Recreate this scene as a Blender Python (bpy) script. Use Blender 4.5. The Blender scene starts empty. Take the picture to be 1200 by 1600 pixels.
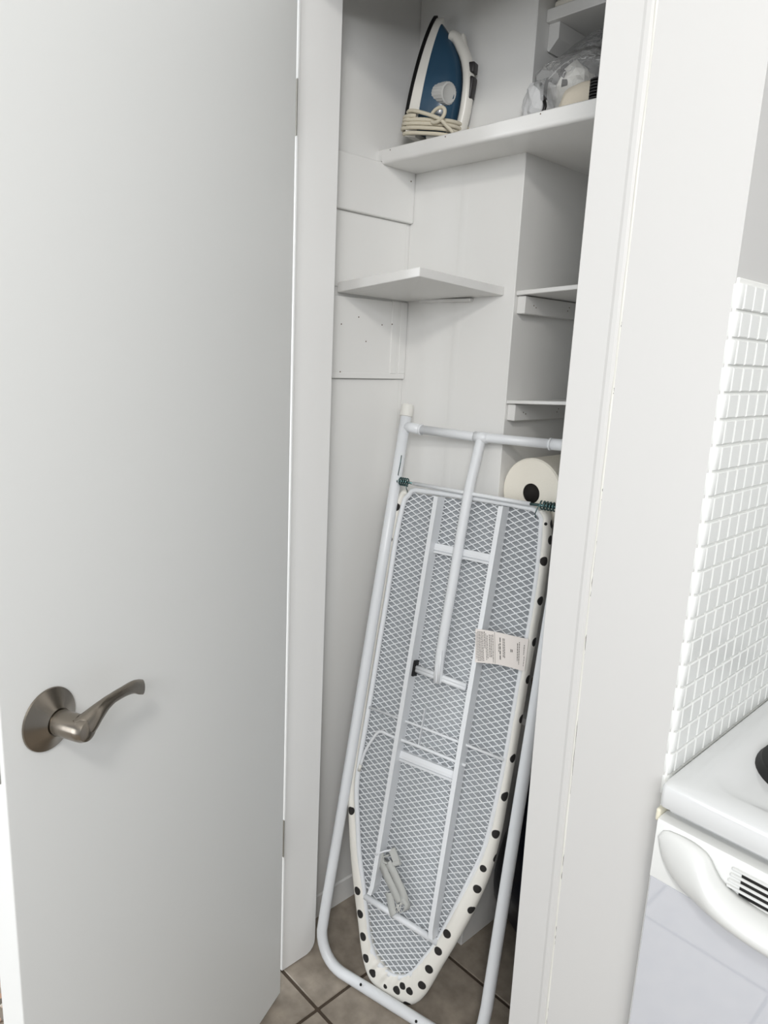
import bpy, bmesh, math, random
from mathutils import Vector, Matrix
from math import pi, sin, cos, radians as R
random.seed(7)
S = bpy.context.scene
C = S.collection

# ------------------------------------------------------------------ camera, world, lamps, exposure
cam_data = bpy.data.cameras.new('camera')
cam = bpy.data.objects.new('camera', cam_data); C.objects.link(cam)
_r = Vector((0.68363, 0.72846, 0.04594)).normalized()
_f = Vector((-0.70500, 0.67520, -0.21710)).normalized()
_r = (_r - _f * _r.dot(_f)).normalized()
_u = _r.cross(_f)
M3 = Matrix((_r, _u, -_f)).transposed()
cam.matrix_world = Matrix.Translation((1.1102, -0.8111, 1.38)) @ M3.to_4x4()
cam_data.sensor_fit = 'VERTICAL'; cam_data.sensor_height = 36.0; cam_data.sensor_width = 27.0
cam_data.lens = 1124.1 / 1600 * 36.0
cam_data.clip_start = 0.02; cam_data.clip_end = 60
S.camera = cam

w = bpy.data.worlds.new('daylight'); S.world = w; w.use_nodes = True
bg = w.node_tree.nodes['Background']
bg.inputs['Color'].default_value = (0.90, 0.95, 1.0, 1); bg.inputs['Strength'].default_value = 1.0

def area(name, loc, target, size, power, color=(1, 1, 1), shape='DISK', size_y=None):
    l = bpy.data.lights.new(name, 'AREA'); l.shape = shape; l.size = size
    if size_y: l.size_y = size_y
    l.energy = power; l.color = color
    o = bpy.data.objects.new(name, l); C.objects.link(o); o.location = loc
    o.rotation_euler = (Vector(target) - Vector(loc)).to_track_quat('-Z', 'Y').to_euler()
    return o
area('ceiling_lamp', (1.62, -1.36, 2.40), (0.9, -0.6, 1.2), 0.26, 30, (1.0, 0.97, 0.93))
area('window_daylight', (0.25, -3.1, 0.95), (0.25, 0.0, 0.8), 1.1, 52, (0.93, 0.96, 1.0), 'RECTANGLE', 1.4)
area('added_soft_key', (2.10, -1.80, 2.02), (0.2, 0.0, 1.3), 0.9, 62, (0.97, 0.98, 1.0), 'RECTANGLE', 0.6)  # added soft key that widens the ceiling lamp's light; no window stands here

area('hall_window', (-1.75, -1.70, 1.35), (-0.1, 0.0, 1.2), 0.9, 75, (0.92, 0.96, 1.0), 'RECTANGLE', 1.3)

S.view_settings.view_transform = 'Standard'; S.view_settings.look = 'None'
S.view_settings.gamma = 1.0; S.view_settings.use_curve_mapping = False
S.view_settings.exposure = -1.10

# ------------------------------------------------------------------ materials
def srgb(c):
    return tuple(((v / 12.92) if v <= 0.04045 else ((v + 0.055) / 1.055) ** 2.4) for v in c)
def mat(name, rgb, rough=0.5, metal=0.0, bump=0.0, bscale=60, var=0.0, vscale=5, coat=0.0, spec=0.5, lin=False):
    m = bpy.data.materials.new(name); m.use_nodes = True
    nt = m.node_tree; b = nt.nodes['Principled BSDF']
    col = tuple(rgb) if lin else srgb(rgb)
    b.inputs['Base Color'].default_value = (*col, 1)
    b.inputs['Roughness'].default_value = rough; b.inputs['Metallic'].default_value = metal
    b.inputs['Coat Weight'].default_value = coat; b.inputs['Specular IOR Level'].default_value = spec
    if bump or var:
        tc = nt.nodes.new('ShaderNodeTexCoord')
    if bump:
        n = nt.nodes.new('ShaderNodeTexNoise'); n.inputs['Scale'].default_value = bscale; n.inputs['Detail'].default_value = 4
        bp = nt.nodes.new('ShaderNodeBump'); bp.inputs['Strength'].default_value = bump; bp.inputs['Distance'].default_value = 0.002
        nt.links.new(tc.outputs['Object'], n.inputs['Vector']); nt.links.new(n.outputs['Fac'], bp.inputs['Height'])
        nt.links.new(bp.outputs['Normal'], b.inputs['Normal'])
    if var:
        n2 = nt.nodes.new('ShaderNodeTexNoise'); n2.inputs['Scale'].default_value = vscale; n2.inputs['Detail'].default_value = 5
        rp = nt.nodes.new('ShaderNodeValToRGB')
        rp.color_ramp.elements[0].position = 0.3; rp.color_ramp.elements[1].position = 0.7
        rp.color_ramp.elements[0].color = (*[c * (1 - var) for c in col], 1)
        rp.color_ramp.elements[1].color = (*[min(1, c * (1 + var)) for c in col], 1)
        nt.links.new(tc.outputs['Object'], n2.inputs['Vector']); nt.links.new(n2.outputs['Fac'], rp.inputs['Fac'])
        nt.links.new(rp.outputs['Color'], b.inputs['Base Color'])
    return m
M = {}
M['paint'] = mat('white_wall_paint', (0.803, 0.799, 0.790), 0.45, bump=0.06, bscale=35)
M['trim'] = mat('white_trim_paint', (0.885, 0.882, 0.872), 0.33, bump=0.05, bscale=25)
M['jamb'] = mat('white_jamb_paint', (0.945, 0.943, 0.935), 0.36, bump=0.05, bscale=25)
M['door'] = mat('white_door_paint', (0.915, 0.918, 0.91), 0.42, bump=0.05, bscale=30)
M['closet'] = mat('closet_paint', (0.912, 0.91, 0.90), 0.5, bump=0.08, bscale=40)
M['caulk'] = mat('yellowed_caulk', (0.88, 0.875, 0.845), 0.5)
M['ceiling'] = mat('ceiling_paint', (0.93, 0.93, 0.92), 0.7)
M['grout'] = mat('brown_floor_grout', (0.30, 0.255, 0.21), 0.85, var=0.15, vscale=30)
M['floortile'] = mat('taupe_floor_tile', (0.60, 0.56, 0.51), 0.45, bump=0.12, bscale=60, var=0.24, vscale=26)
M['walltile'] = mat('white_glazed_tile', (0.91, 0.915, 0.905), 0.28, bump=0.05, bscale=12)
M['wallgrout'] = mat('white_tile_grout', (0.93, 0.93, 0.915), 0.8)
M['enamel'] = mat('white_stove_enamel', (0.86, 0.865, 0.865), 0.12, coat=0.3)
M['plastic'] = mat('white_stove_plastic', (0.865, 0.868, 0.858), 0.3)
M['cream'] = mat('cream_plastic', (0.90, 0.88, 0.80), 0.45)
M['ovenglass'] = mat('white_oven_glass', (0.79, 0.80, 0.825), 0.03, coat=1.0, spec=0.6)
M['ovenglass'].node_tree.nodes['Principled BSDF'].inputs['Coat IOR'].default_value = 2.1
M['ovenglass'].node_tree.nodes['Principled BSDF'].inputs['Coat Roughness'].default_value = 0.02
M['black'] = mat('matte_black', (0.035, 0.035, 0.037), 0.45)
M['hob'] = mat('black_cast_hob', (0.05, 0.05, 0.05), 0.55, bump=0.1, bscale=120)
M['nickel'] = mat('brushed_nickel', (0.56, 0.53, 0.49), 0.26, metal=1.0, bump=0.03, bscale=200)
M['hinge'] = mat('painted_hinge_steel', (0.62, 0.61, 0.58), 0.4, metal=0.6)
M['tube'] = mat('powder_coated_white_tube', (0.90, 0.91, 0.92), 0.35)
M['cap'] = mat('white_rubber_cap', (0.89, 0.885, 0.86), 0.55)
M['mesh'] = mat('white_expanded_metal', (0.93, 0.94, 0.95), 0.4)
M['pad'] = mat('grey_pad_backing', (0.64, 0.655, 0.67), 0.9, bump=0.25, bscale=400)
M['spring'] = mat('dark_spring_steel', (0.36, 0.46, 0.46), 0.22, metal=1.0)
M['strap'] = mat('grey_elastic_strap', (0.74, 0.745, 0.73), 0.85, bump=0.2, bscale=500)
M['label'] = mat('satin_care_label', (0.90, 0.875, 0.855), 0.6)
M['ink'] = mat('grey_label_ink', (0.42, 0.41, 0.40), 0.8)
M['iron_blue'] = mat('dark_blue_iron_shell', (0.165, 0.285, 0.375), 0.27, coat=0.15)
M['iron_white'] = mat('white_iron_shell', (0.88, 0.87, 0.84), 0.3)
M['iron_black'] = mat('black_soleplate', (0.04, 0.04, 0.042), 0.35)
M['iron_grey'] = mat('charcoal_iron_buttons', (0.16, 0.15, 0.155), 0.45)
M['iron_dial'] = mat('silver_grey_dial', (0.74, 0.74, 0.73), 0.35)
M['cord'] = mat('cream_iron_cord', (0.815, 0.785, 0.71), 0.7, bump=0.3, bscale=600)
M['paper'] = mat('cream_paper_towel', (0.96, 0.94, 0.89), 0.95, bump=0.3, bscale=250)
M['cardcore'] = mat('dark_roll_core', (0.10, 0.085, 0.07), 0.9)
M['white_pack'] = mat('white_wrapped_packet', (0.90, 0.895, 0.87), 0.3, bump=1.0, bscale=70)
M['beige'] = mat('beige_cloth', (0.82, 0.785, 0.72), 0.9, bump=0.4, bscale=120)
M['greypack'] = mat('pale_grey_packet', (0.80, 0.80, 0.80), 0.5, bump=0.5, bscale=60)
M['navy'] = mat('navy_plastic', (0.03, 0.055, 0.12), 0.3, bump=0.6, bscale=25)
M['card'] = mat('brown_cardboard', (0.36, 0.27, 0.19), 0.85)
M['hole'] = mat('dark_rivet_hole', (0.03, 0.03, 0.03), 0.8)
# speckled rug
def rug_mat():
    m = bpy.data.materials.new('speckled_rug'); m.use_nodes = True; nt = m.node_tree; b = nt.nodes['Principled BSDF']
    tc = nt.nodes.new('ShaderNodeTexCoord'); v = nt.nodes.new('ShaderNodeTexVoronoi'); v.inputs['Scale'].default_value = 70
    rp = nt.nodes.new('ShaderNodeValToRGB'); sp = nt.nodes.new('ShaderNodeSeparateColor')
    cols = [(0.0, (0.03, 0.028, 0.025)), (0.3, (0.30, 0.25, 0.2)), (0.5, (0.42, 0.25, 0.17)), (0.75, (0.55, 0.52, 0.46)), (1.0, (0.1, 0.08, 0.07))]
    e = rp.color_ramp.elements
    e[0].color = (*cols[0][1], 1); e[1].color = (*cols[-1][1], 1)
    for p_, c_ in cols[1:-1]:
        k = e.new(p_); k.color = (*c_, 1)
    nt.links.new(tc.outputs['Object'], v.inputs['Vector']); nt.links.new(v.outputs['Color'], sp.inputs['Color'])
    nt.links.new(sp.outputs['Red'], rp.inputs['Fac']); nt.links.new(rp.outputs['Color'], b.inputs['Base Color'])
    b.inputs['Roughness'].default_value = 0.95
    return m
M['rug'] = rug_mat()
M['crack'] = mat('grey_brown_crack', (0.42, 0.40, 0.37), 0.9)
# thin clear film
def film_mat():
    m = bpy.data.materials.new('clear_plastic_film'); m.use_nodes = True; nt = m.node_tree
    nt.nodes.remove(nt.nodes['Principled BSDF']); out = nt.nodes['Material Output']
    t = nt.nodes.new('ShaderNodeBsdfTransparent'); t.inputs['Color'].default_value = (0.985, 0.985, 0.985, 1)
    g = nt.nodes.new('ShaderNodeBsdfGlossy'); g.inputs['Roughness'].default_value = 0.12
    tc = nt.nodes.new('ShaderNodeTexCoord'); nz = nt.nodes.new('ShaderNodeTexNoise'); nz.inputs['Scale'].default_value = 45; nz.inputs['Distortion'].default_value = 1.5
    bp = nt.nodes.new('ShaderNodeBump'); bp.inputs['Strength'].default_value = 1.0; bp.inputs['Distance'].default_value = 0.012
    nt.links.new(tc.outputs['Object'], nz.inputs['Vector']); nt.links.new(nz.outputs['Fac'], bp.inputs['Height']); nt.links.new(bp.outputs['Normal'], g.inputs['Normal'])
    d = nt.nodes.new('ShaderNodeBsdfDiffuse'); d.inputs['Color'].default_value = (0.85, 0.85, 0.85, 1)
    fr = nt.nodes.new('ShaderNodeFresnel'); fr.inputs['IOR'].default_value = 1.35
    m1 = nt.nodes.new('ShaderNodeMixShader'); m2 = nt.nodes.new('ShaderNodeMixShader'); m2.inputs['Fac'].default_value = 0.19
    nt.links.new(t.outputs[0], m2.inputs[1]); nt.links.new(d.outputs[0], m2.inputs[2])
    nt.links.new(fr.outputs[0], m1.inputs['Fac']); nt.links.new(m2.outputs[0], m1.inputs[1]); nt.links.new(g.outputs[0], m1.inputs[2])
    nt.links.new(m1.outputs[0], out.inputs['Surface'])
    return m
M['film'] = film_mat()
M['fold_highlight'] = mat('film_fold_highlight', (0.86, 0.86, 0.86), 0.25)  # pale colour painted in for bright highlights along the film's folds
# polka dot print: dark round dots on off-white cotton, printed at fixed spots of the cloth
DOTS = [(-0.0446, 0.0026, 0.1996), (-0.0283, 0.0032, 0.1532), (-0.0114, 0.0032, 0.1088), (0.0044, 0.0043, 0.0663), (0.0274, 0.0046, 0.0441), (0.0634, 0.0031, 0.0327, 0.55), (0.0918, 0.0046, 0.0387), (0.1041, 0.0017, 0.0558, 0.85), (0.1218, 0.004, 0.0528, 0.9), (0.1471, 0.0037, 0.0788), (0.1574, 0.0018, 0.1204), (0.171, 0.0004, 0.1674), (0.184, -0.0005, 0.2114), (0.1181, 0.0111, 0.0178), (0.2645, -0.034, 1.0143), (0.2661, -0.025, 1.0569), (0.2623, -0.0217, 1.0882), (0.2564, -0.0404, 1.0864, 0.35), (0.2644, -0.0086, 0.7764), (0.2635, -0.004, 0.6951), (0.2616, -0.0064, 0.6143), (0.2592, -0.0064, 0.5357), (0.2591, -0.0065, 0.534), (0.2535, -0.0071, 0.455), (0.2551, 0.0106, 0.4016), (0.2386, -0.0054, 0.377, 0.8), (0.233, -0.0031, 0.3304), (0.227, 0.0035, 0.2806), (0.266, -0.0139, 0.8529), (0.2673, -0.0236, 0.9363), (-0.0948, 0.0012, 0.3659), (-0.0975, -0.0172, 1.0665), (-0.1061, -0.0131, 0.9927)]
#DOTS#
def dot_mat():
    m = bpy.data.materials.new('polka_dot_cotton'); m.use_nodes = True; nt = m.node_tree; b = nt.nodes['Principled BSDF']
    b.inputs['Roughness'].default_value = 0.85
    tc = nt.nodes.new('ShaderNodeTexCoord'); last = None
    for d in DOTS:
        n = nt.nodes.new('ShaderNodeVectorMath'); n.operation = 'DISTANCE'; n.inputs[1].default_value = d[:3]
        nt.links.new(tc.outputs['Object'], n.inputs[0])
        o = n.outputs['Value']
        if len(d) > 3:
            q = nt.nodes.new('ShaderNodeMath'); q.operation = 'DIVIDE'; q.inputs[1].default_value = d[3]
            nt.links.new(o, q.inputs[0]); o = q.outputs[0]
        if last is not None:
            k = nt.nodes.new('ShaderNodeMath'); k.operation = 'MINIMUM'
            nt.links.new(last, k.inputs[0]); nt.links.new(o, k.inputs[1]); o = k.outputs[0]
        last = o
    mx = nt.nodes.new('ShaderNodeMix'); mx.data_type = 'RGBA'
    mx.inputs['A'].default_value = (*srgb((0.15, 0.14, 0.135)), 1); mx.inputs['B'].default_value = (*srgb((0.925, 0.915, 0.885)), 1)
    if last is not None:
        rp = nt.nodes.new('ShaderNodeMapRange'); rp.inputs['From Min'].default_value = 0.0086; rp.inputs['From Max'].default_value = 0.0097
        nt.links.new(last, rp.inputs['Value']); nt.links.new(rp.outputs[0], mx.inputs['Factor'])
    else: mx.inputs['Factor'].default_value = 1
    nt.links.new(mx.outputs['Result'], b.inputs['Base Color'])
    n = nt.nodes.new('ShaderNodeTexNoise'); n.inputs['Scale'].default_value = 500
    bp = nt.nodes.new('ShaderNodeBump'); bp.inputs['Strength'].default_value = 0.15; bp.inputs['Distance'].default_value = 0.001
    nt.links.new(tc.outputs['Object'], n.inputs['Vector']); nt.links.new(n.outputs['Fac'], bp.inputs['Height']); nt.links.new(bp.outputs['Normal'], b.inputs['Normal'])
    return m
M['dots'] = dot_mat()

# ------------------------------------------------------------------ mesh helpers
def obj(name, bm, m, parent=None, smooth=False, kind=None, label=None):
    me = bpy.data.meshes.new(name)
    bmesh.ops.recalc_face_normals(bm, faces=bm.faces[:])
    bm.to_mesh(me); bm.free()
    if m: me.materials.append(m)
    if smooth:
        for p in me.polygons: p.use_smooth = True
    o = bpy.data.objects.new(name, me); C.objects.link(o)
    if parent: o.parent = parent
    if kind: o['kind'] = kind
    if label: o['label'] = label
    if smooth == 'auto':
        try: me.set_sharp_from_angle(angle=R(38))
        except Exception: pass
    return o
def struct(name, bm, m, smooth=False): return obj(name, bm, m, None, smooth, 'structure')
def thing(name, label, cat, loc=(0, 0, 0), group=None, mw=None):
    o = bpy.data.objects.new(name, None); C.objects.link(o); o.empty_display_size = 0.05
    if mw is not None: o.matrix_world = mw
    else: o.location = loc
    o['label'] = label; o['category'] = cat
    if group: o['group'] = group
    return o
def tag(o, label, cat, group=None):
    o['label'] = label; o['category'] = cat
    if group: o['group'] = group
    return o
def box(bm, lo, hi, bev=0.0, seg=2):
    x0, y0, z0 = lo; x1, y1, z1 = hi
    v = [bm.verts.new(p) for p in [(x0, y0, z0), (x1, y0, z0), (x1, y1, z0), (x0, y1, z0), (x0, y0, z1), (x1, y0, z1), (x1, y1, z1), (x0, y1, z1)]]
    fs = [bm.faces.new([v[i] for i in f]) for f in [(3, 2, 1, 0), (4, 5, 6, 7), (0, 1, 5, 4), (1, 2, 6, 5), (2, 3, 7, 6), (3, 0, 4, 7)]]
    if bev:
        es = list({e for f in fs for e in f.edges})
        bmesh.ops.bevel(bm, geom=es, offset=bev, segments=seg, affect='EDGES', profile=0.5)
def hexa(bm, b, t, bev=0.0, seg=2):
    v = [bm.verts.new(p) for p in list(b) + list(t)]
    n = len(b)
    fs = [bm.faces.new(v[:n][::-1]), bm.faces.new(v[n:])]
    for i in range(n):
        j = (i + 1) % n
        fs.append(bm.faces.new([v[i], v[j], v[n + j], v[n + i]]))
    if bev:
        es = list({e for f in fs for e in f.edges})
        bmesh.ops.bevel(bm, geom=es, offset=bev, segments=seg, affect='EDGES', profile=0.5)
def prism(bm, poly, z0, z1, bev=0.0, seg=2):
    hexa(bm, [(x, y, z0) for x, y in poly], [(x, y, z1) for x, y in poly], bev, seg)
def loft(bm, rings, cap=True, closed=True):
    vs = [[bm.verts.new(p) for p in r] for r in rings]
    n = len(rings[0])
    for a, b in zip(vs, vs[1:]):
        for i in range(n if closed else n - 1):
            j = (i + 1) % n
            try: bm.faces.new([a[i], a[j], b[j], b[i]])
            except ValueError: pass
    if cap and closed:
        for r in (vs[0][::-1], vs[-1]):
            try: bm.faces.new(r)
            except ValueError: pass
def crom(pts, k=6):
    P = [Vector(p) for p in pts]; out = []
    for i in range(len(P) - 1):
        a, b, c, d = P[max(i - 1, 0)], P[i], P[i + 1], P[min(i + 2, len(P) - 1)]
        for s in range(k):
            t = s / k
            out.append(0.5 * ((2 * b) + (c - a) * t + (2 * a - 5 * b + 4 * c - d) * t * t + (3 * b - a - 3 * c + d) * t ** 3))
    out.append(P[-1]); return out
def tube(bm, pts, r, n=12, cap=True, closed=False, flat=None, up=None):
    P = [Vector(p) for p in pts]; m = len(P)
    rs = r if isinstance(r, (list, tuple)) else [r] * m
    T = []
    for i in range(m):
        a = P[(i - 1) % m] if closed else P[max(i - 1, 0)]; b = P[(i + 1) % m] if closed else P[min(i + 1, m - 1)]
        T.append((b - a).normalized())
    u = Vector(up) if up else (Vector((0, 0, 1)) if abs(T[0].z) < 0.9 else Vector((1, 0, 0)))
    u = (u - T[0] * u.dot(T[0])).normalized(); rings = []
    for i in range(m):
        u = (u - T[i] * u.dot(T[i])).normalized(); v = T[i].cross(u)
        fx = flat[i] if flat else (1, 1)
        rings.append([P[i] + u * (rs[i] * fx[0] * cos(2 * pi * k / n)) + v * (rs[i] * fx[1] * sin(2 * pi * k / n)) for k in range(n)])
    if closed: rings.append(rings[0])
    if closed:
        vs = [[bm.verts.new(p) for p in rr] for rr in rings[:-1]]
        for i in range(m):
            a, b = vs[i], vs[(i + 1) % m]
            for k in range(n):
                bm.faces.new([a[k], a[(k + 1) % n], b[(k + 1) % n], b[k]])
    else: loft(bm, rings, cap)
def lathe(bm, prof, n=32, mtx=None, cap=True):
    mtx = mtx or Matrix()
    rings = [[mtx @ Vector((r * cos(2 * pi * k / n), r * sin(2 * pi * k / n), z)) for k in range(n)] for r, z in prof]
    loft(bm, rings, cap)
def ribbon(bm, pts, wd, th, side):
    P = crom(pts, 6); m = len(P); rings = []
    for i in range(m):
        t = (P[min(i + 1, m - 1)] - P[max(i - 1, 0)]).normalized()
        s = Vector(side[min(int(i / m * len(side)), len(side) - 1)] if isinstance(side, list) else side)
        s = (s - t * s.dot(t)).normalized(); n = t.cross(s)
        rings.append([P[i] + s * wd / 2 + n * th / 2, P[i] - s * wd / 2 + n * th / 2, P[i] - s * wd / 2 - n * th / 2, P[i] + s * wd / 2 - n * th / 2])
    loft(bm, rings)
def B(): return bmesh.new()
def frame_matrix(o, x, y, z):
    m = Matrix((Vector(x), Vector(y), Vector(z))).transposed().to_4x4(); m.translation = Vector(o); return m

# ------------------------------------------------------------------ the setting
FY = -0.045                     # plane of the kitchen wall and casing around the closet opening
bm = B(); box(bm, (-2.0, -3.2, -0.06), (3.0, 1.05, -0.0025)); floor = struct('floor', bm, M['grout'])
tx, ty, pit, gr = 0.1273, 0.0031, 0.319, 0.0075
bm = B(); box(bm, (gr / 2, gr / 2, -0.006), (pit - gr / 2, pit - gr / 2, 0.0), 0.0015, 1)
first = None
for i in range(-6, 9):
    for j in range(-9, 3):
        x, y = tx + i * pit, ty + j * pit
        if first is None:
            first = obj('tile', bm, M['floortile'], floor); t = first
        else:
            t = first.copy(); C.objects.link(t); t.parent = floor
        t.location = (x, y, 0)
bm = B(); box(bm, (-2.0, -3.2, 2.45), (3.0, 1.05, 2.5)); struct('ceiling', bm, M['ceiling'])
bm = B(); box(bm, (-2.0, 0.008, 0), (-0.1601, 0.09, 2.45)); struct('wall_front_left', bm, M['paint'])
# closet shell
bm = B(); box(bm, (-0.16, 0.0965, 0), (-0.081, 0.7995, 2.45)); wall_left = struct('wall_left', bm, M['closet'])
bm = B(); box(bm, (-0.0809, 0.367, 0), (0.2175, 0.7995, 2.45), 0.0015, 1); wall_back = struct('wall_back', bm, M['closet'])
bm = B(); rings = []
for k in range(9):
    a = pi * k / 8; rings.append([(0.074 - 0.012 * cos(a), 0.3671 - 0.0007 * sin(a) ** 2, z) for z in (0.0, 1.7545)])
loft(bm, rings, cap=False, closed=False); obj('seam_ridge', bm, M['closet'], wall_back, True)
bm = B(); box(bm, (-0.16, 0.80, 0), (0.80, 0.85, 2.45)); struct('wall_recess', bm, M['closet'])
# right front wall, its left edge leaning with the casing
def lean(z): return max(0.0, 1.1 - z) * 0.0118
ZS = (0.0, 0.55, 1.1, 1.8, 2.45)
bm = B(); loft(bm, [[(0.6822 + lean(z), FY, z), (0.801, FY, z), (0.801, 0.7995, z), (0.672 + lean(z) * 0, 0.7995, z), (0.672, 0.03, z), (0.6822 + lean(z), 0.03, z)] for z in ZS])
wall_right = struct('wall_right', bm, M['paint'])
# casing right of the opening, rounded towards the caulked joint
def casing_ring(z):
    a, b = 0.6195 + lean(z), 0.6795 + lean(z)
    return [(a, FY + 0.0012, z), (a + 0.0012, FY, z), (b - 0.013, FY, z), (b - 0.009, FY - 0.0012, z), (b - 0.004, FY - 0.001, z), (b - 0.0005, FY + 0.0025, z), (b, FY + 0.008, z), (b, 0.1, z), (a + 0.012, 0.1, z), (a, 0.09, z)]
bm = B(); loft(bm, [casing_ring(z) for z in ZS]); trim_1 = struct('trim_1', bm, M['paint'])
bm = B(); pts = []
rnd = random.Random(3)
for k in range(60):
    z = 0.02 + k * 0.041
    pts.append((0.6808 + lean(z) + rnd.uniform(-0.0003, 0.0003), FY + 0.0035 + rnd.uniform(-.0008, .0008), z))
tube(bm, pts, 0.0032, 8); obj('caulk_bead', bm, M['caulk'], trim_1, True)
bm = B()
for z0, z1 in [(0.45, .51), (.60, .63), (.70, .74), (.83, .94), (1.02, 1.05), (1.10, 1.17), (1.22, 1.24), (1.345, 1.352), (1.42, 1.425)]:
    n = 8; P = [(0.6822 + lean(z0 + (z1 - z0) * k / n) + rnd.uniform(-.0006, .0004), FY + 0.0006, z0 + (z1 - z0) * k / n) for k in range(n + 1)]
    tube(bm, P, [rnd.uniform(0.0002, 0.0007) for _ in P], 5)
obj('caulk_crack', bm, M['crack'], trim_1, label='dark hairline crack along the caulk')
# left jamb and the casing that faces the room behind the door
bm = B(); loft(bm, [[(-0.16, 0.006, z), (-0.075, 0.006, z), (-0.073, 0.0, z), (-0.0015, 0.0, z), (0.0, 0.0015, z), (0.0, 0.0935 - c, z), (-0.003, 0.096 - c, z), (-0.16, 0.096 - c, z)] for z, c in ((0.0022, 0.022), (0.006, 0.0125), (0.013, 0.0055), (0.022, 0.0015), (0.032, 0.0), (1.996, 0.0))])
trim_2 = struct('trim_2', bm, M['jamb'])
bm = B(); box(bm, (-0.16, FY, 1.9965), (0.682, 0.096, 2.449)); struct('wall_header', bm, M['trim'])
# boards on the closet's left wall
def panel(y0, y1, z0, z1, x1, bev=0.0015, name='panel'):
    bm = B(); box(bm, (-0.0812, y0, z0), (x1, y1, z1), bev, 2); return obj(name, bm, M['closet'], wall_left)
panel(0.097, 0.3665, 1.6545, 1.7605, -0.0690, 0.003)
panel(0.097, 0.345, 1.3215, 1.488, -0.0735)
panel(0.097, 0.3660, 1.3215, 1.3335, -0.0725)
panel(0.318, 0.337, 1.333, 1.489, -0.0712, name='batten')
panel(0.345, 0.3660, 1.333, 1.489, -0.0725, name='batten')
panel(0.097, 0.3560, 1.506, 1.6535, -0.0795)
panel(0.097, 0.3560, 0.062, 1.3205, -0.0795)
bm = B(); hexa(bm, [(-0.0808, 0.097, 0.0003), (-0.0747, 0.097, 0.0003), (-0.0747, 0.366, 0.0003), (-0.0808, 0.366, 0.0003)], [(-0.0808, 0.097, 0.061), (-0.0765, 0.097, 0.058), (-0.0765, 0.366, 0.058), (-0.0808, 0.366, 0.061)])
struct('baseboard_left', bm, M['closet'])
bm = B()
for (y, z) in [(0.352, 1.738), (0.222, 1.449), (0.29, 1.437), (0.245, 1.40), (0.318, 1.44), (0.175, 1.432), (0.176, 1.335)]:
    mt = frame_matrix((-0.0686 if z > 1.6 else (-0.0734 if y < .317 else -0.0711), y, z), (0, 1, 0), (0, 0, 1), (1, 0, 0)); bm = B(); lathe(bm, [(0.0014, -0.0003), (0.0014, 0.0004), (0.0004, 0.0006)], 8, mt); obj('nail_mark', bm, M['card'], wall_left)
# backsplash: bull-nosed edge and small square tiles on the wall that runs back beside the stove
TX = 0.8012
bm = B(); box(bm, (TX - 0.0002, FY - 0.0005, 0.0), (TX + 0.0035, 0.72, 1.4685), 0.0012, 2); obj('tile_grout', bm, M['wallgrout'], wall_right)
row, z_top = 0.02735, 1.4645
col = 0.0259
bm = B(); prism(bm, [(0, 0), (0.0235, 0)] and [(0.0006, 0.0), (0.0236, 0.0), (0.0236, 0.0245), (0.0006, 0.0245)], 0.0, 0.0038)
es = [e for e in bm.edges if all(v.co.z > 0.003 for v in e.verts)]
bmesh.ops.bevel(bm, geom=es, offset=0.0011, segments=1, affect='EDGES')
first = None; count = 0
stuff = B()
for jrow in range(53):
    for i in range(28):
        y0 = FY + 0.0105 + i * col; z0 = z_top - (jrow + 1) * row
        if y0 > 0.69 or z0 < 0: continue
        keep = i < 15 and jrow < 20
        if keep:
            if first is None: first = obj('tile', bm, M['walltile'], wall_right); t = first
            else:
                t = first.copy(); C.objects.link(t); t.parent = wall_right
            rr = random.Random(i * 31 + jrow)
            t.matrix_local = frame_matrix((TX + 0.0026 + rr.uniform(0, 0.0004), y0 + rr.uniform(-.0004, .0004), z0 + 0.0012), (0, 1, 0), (0, 0, 1), (1, 0, 0)) @ Matrix.Rotation(rr.uniform(-0.008, 0.008), 4, 'Z')
        elif jrow < 24:
            box(stuff, (TX + 0.003, y0 + .0006, z0 + 0.0012), (TX + 0.0064, y0 + 0.0236, z0 + 0.0257))
obj('tile_field', stuff, M['walltile'], wall_right, kind='stuff')
# narrow rounded edge pieces down the corner
bm = B(); rings = []
for z in (0.0012, 0.0022, 0.0247, 0.0257):
    s = 0.0006 if z in (0.0012, 0.0257) else 0
    rings.append([(TX - 0.0035 + s, FY + 0.001, z)] + [(TX + 0.0008 + (0.0052 - s) * sin(a) , FY + 0.0045 - (0.0052 - s) * cos(a), z) for a in (-0.5, 0, 0.5, 1.0, 1.57)] + [(TX + 0.006 - s, FY + 0.0095, z), (TX + 0.0015, FY + 0.0095, z)])
loft(bm, rings)
first = None
for jrow in range(21):
    z0 = z_top - (jrow + 1) * row
    if first is None: first = obj('edge_tile', bm, M['walltile'], wall_right, 'auto'); t = first
    else:
        t = first.copy(); C.objects.link(t); t.parent = wall_right
    t.location = (0, 0, z0)
bm = B(); box(bm, (0.86, 0.72, 0), (3.0, 0.77, 2.45)); struct('wall_kitchen', bm, M['paint'])
bm = B(); box(bm, (TX, 0.7205, 0.0), (0.8595, 0.77, 2.45)); struct('trim_3', bm, M['paint'])

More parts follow.
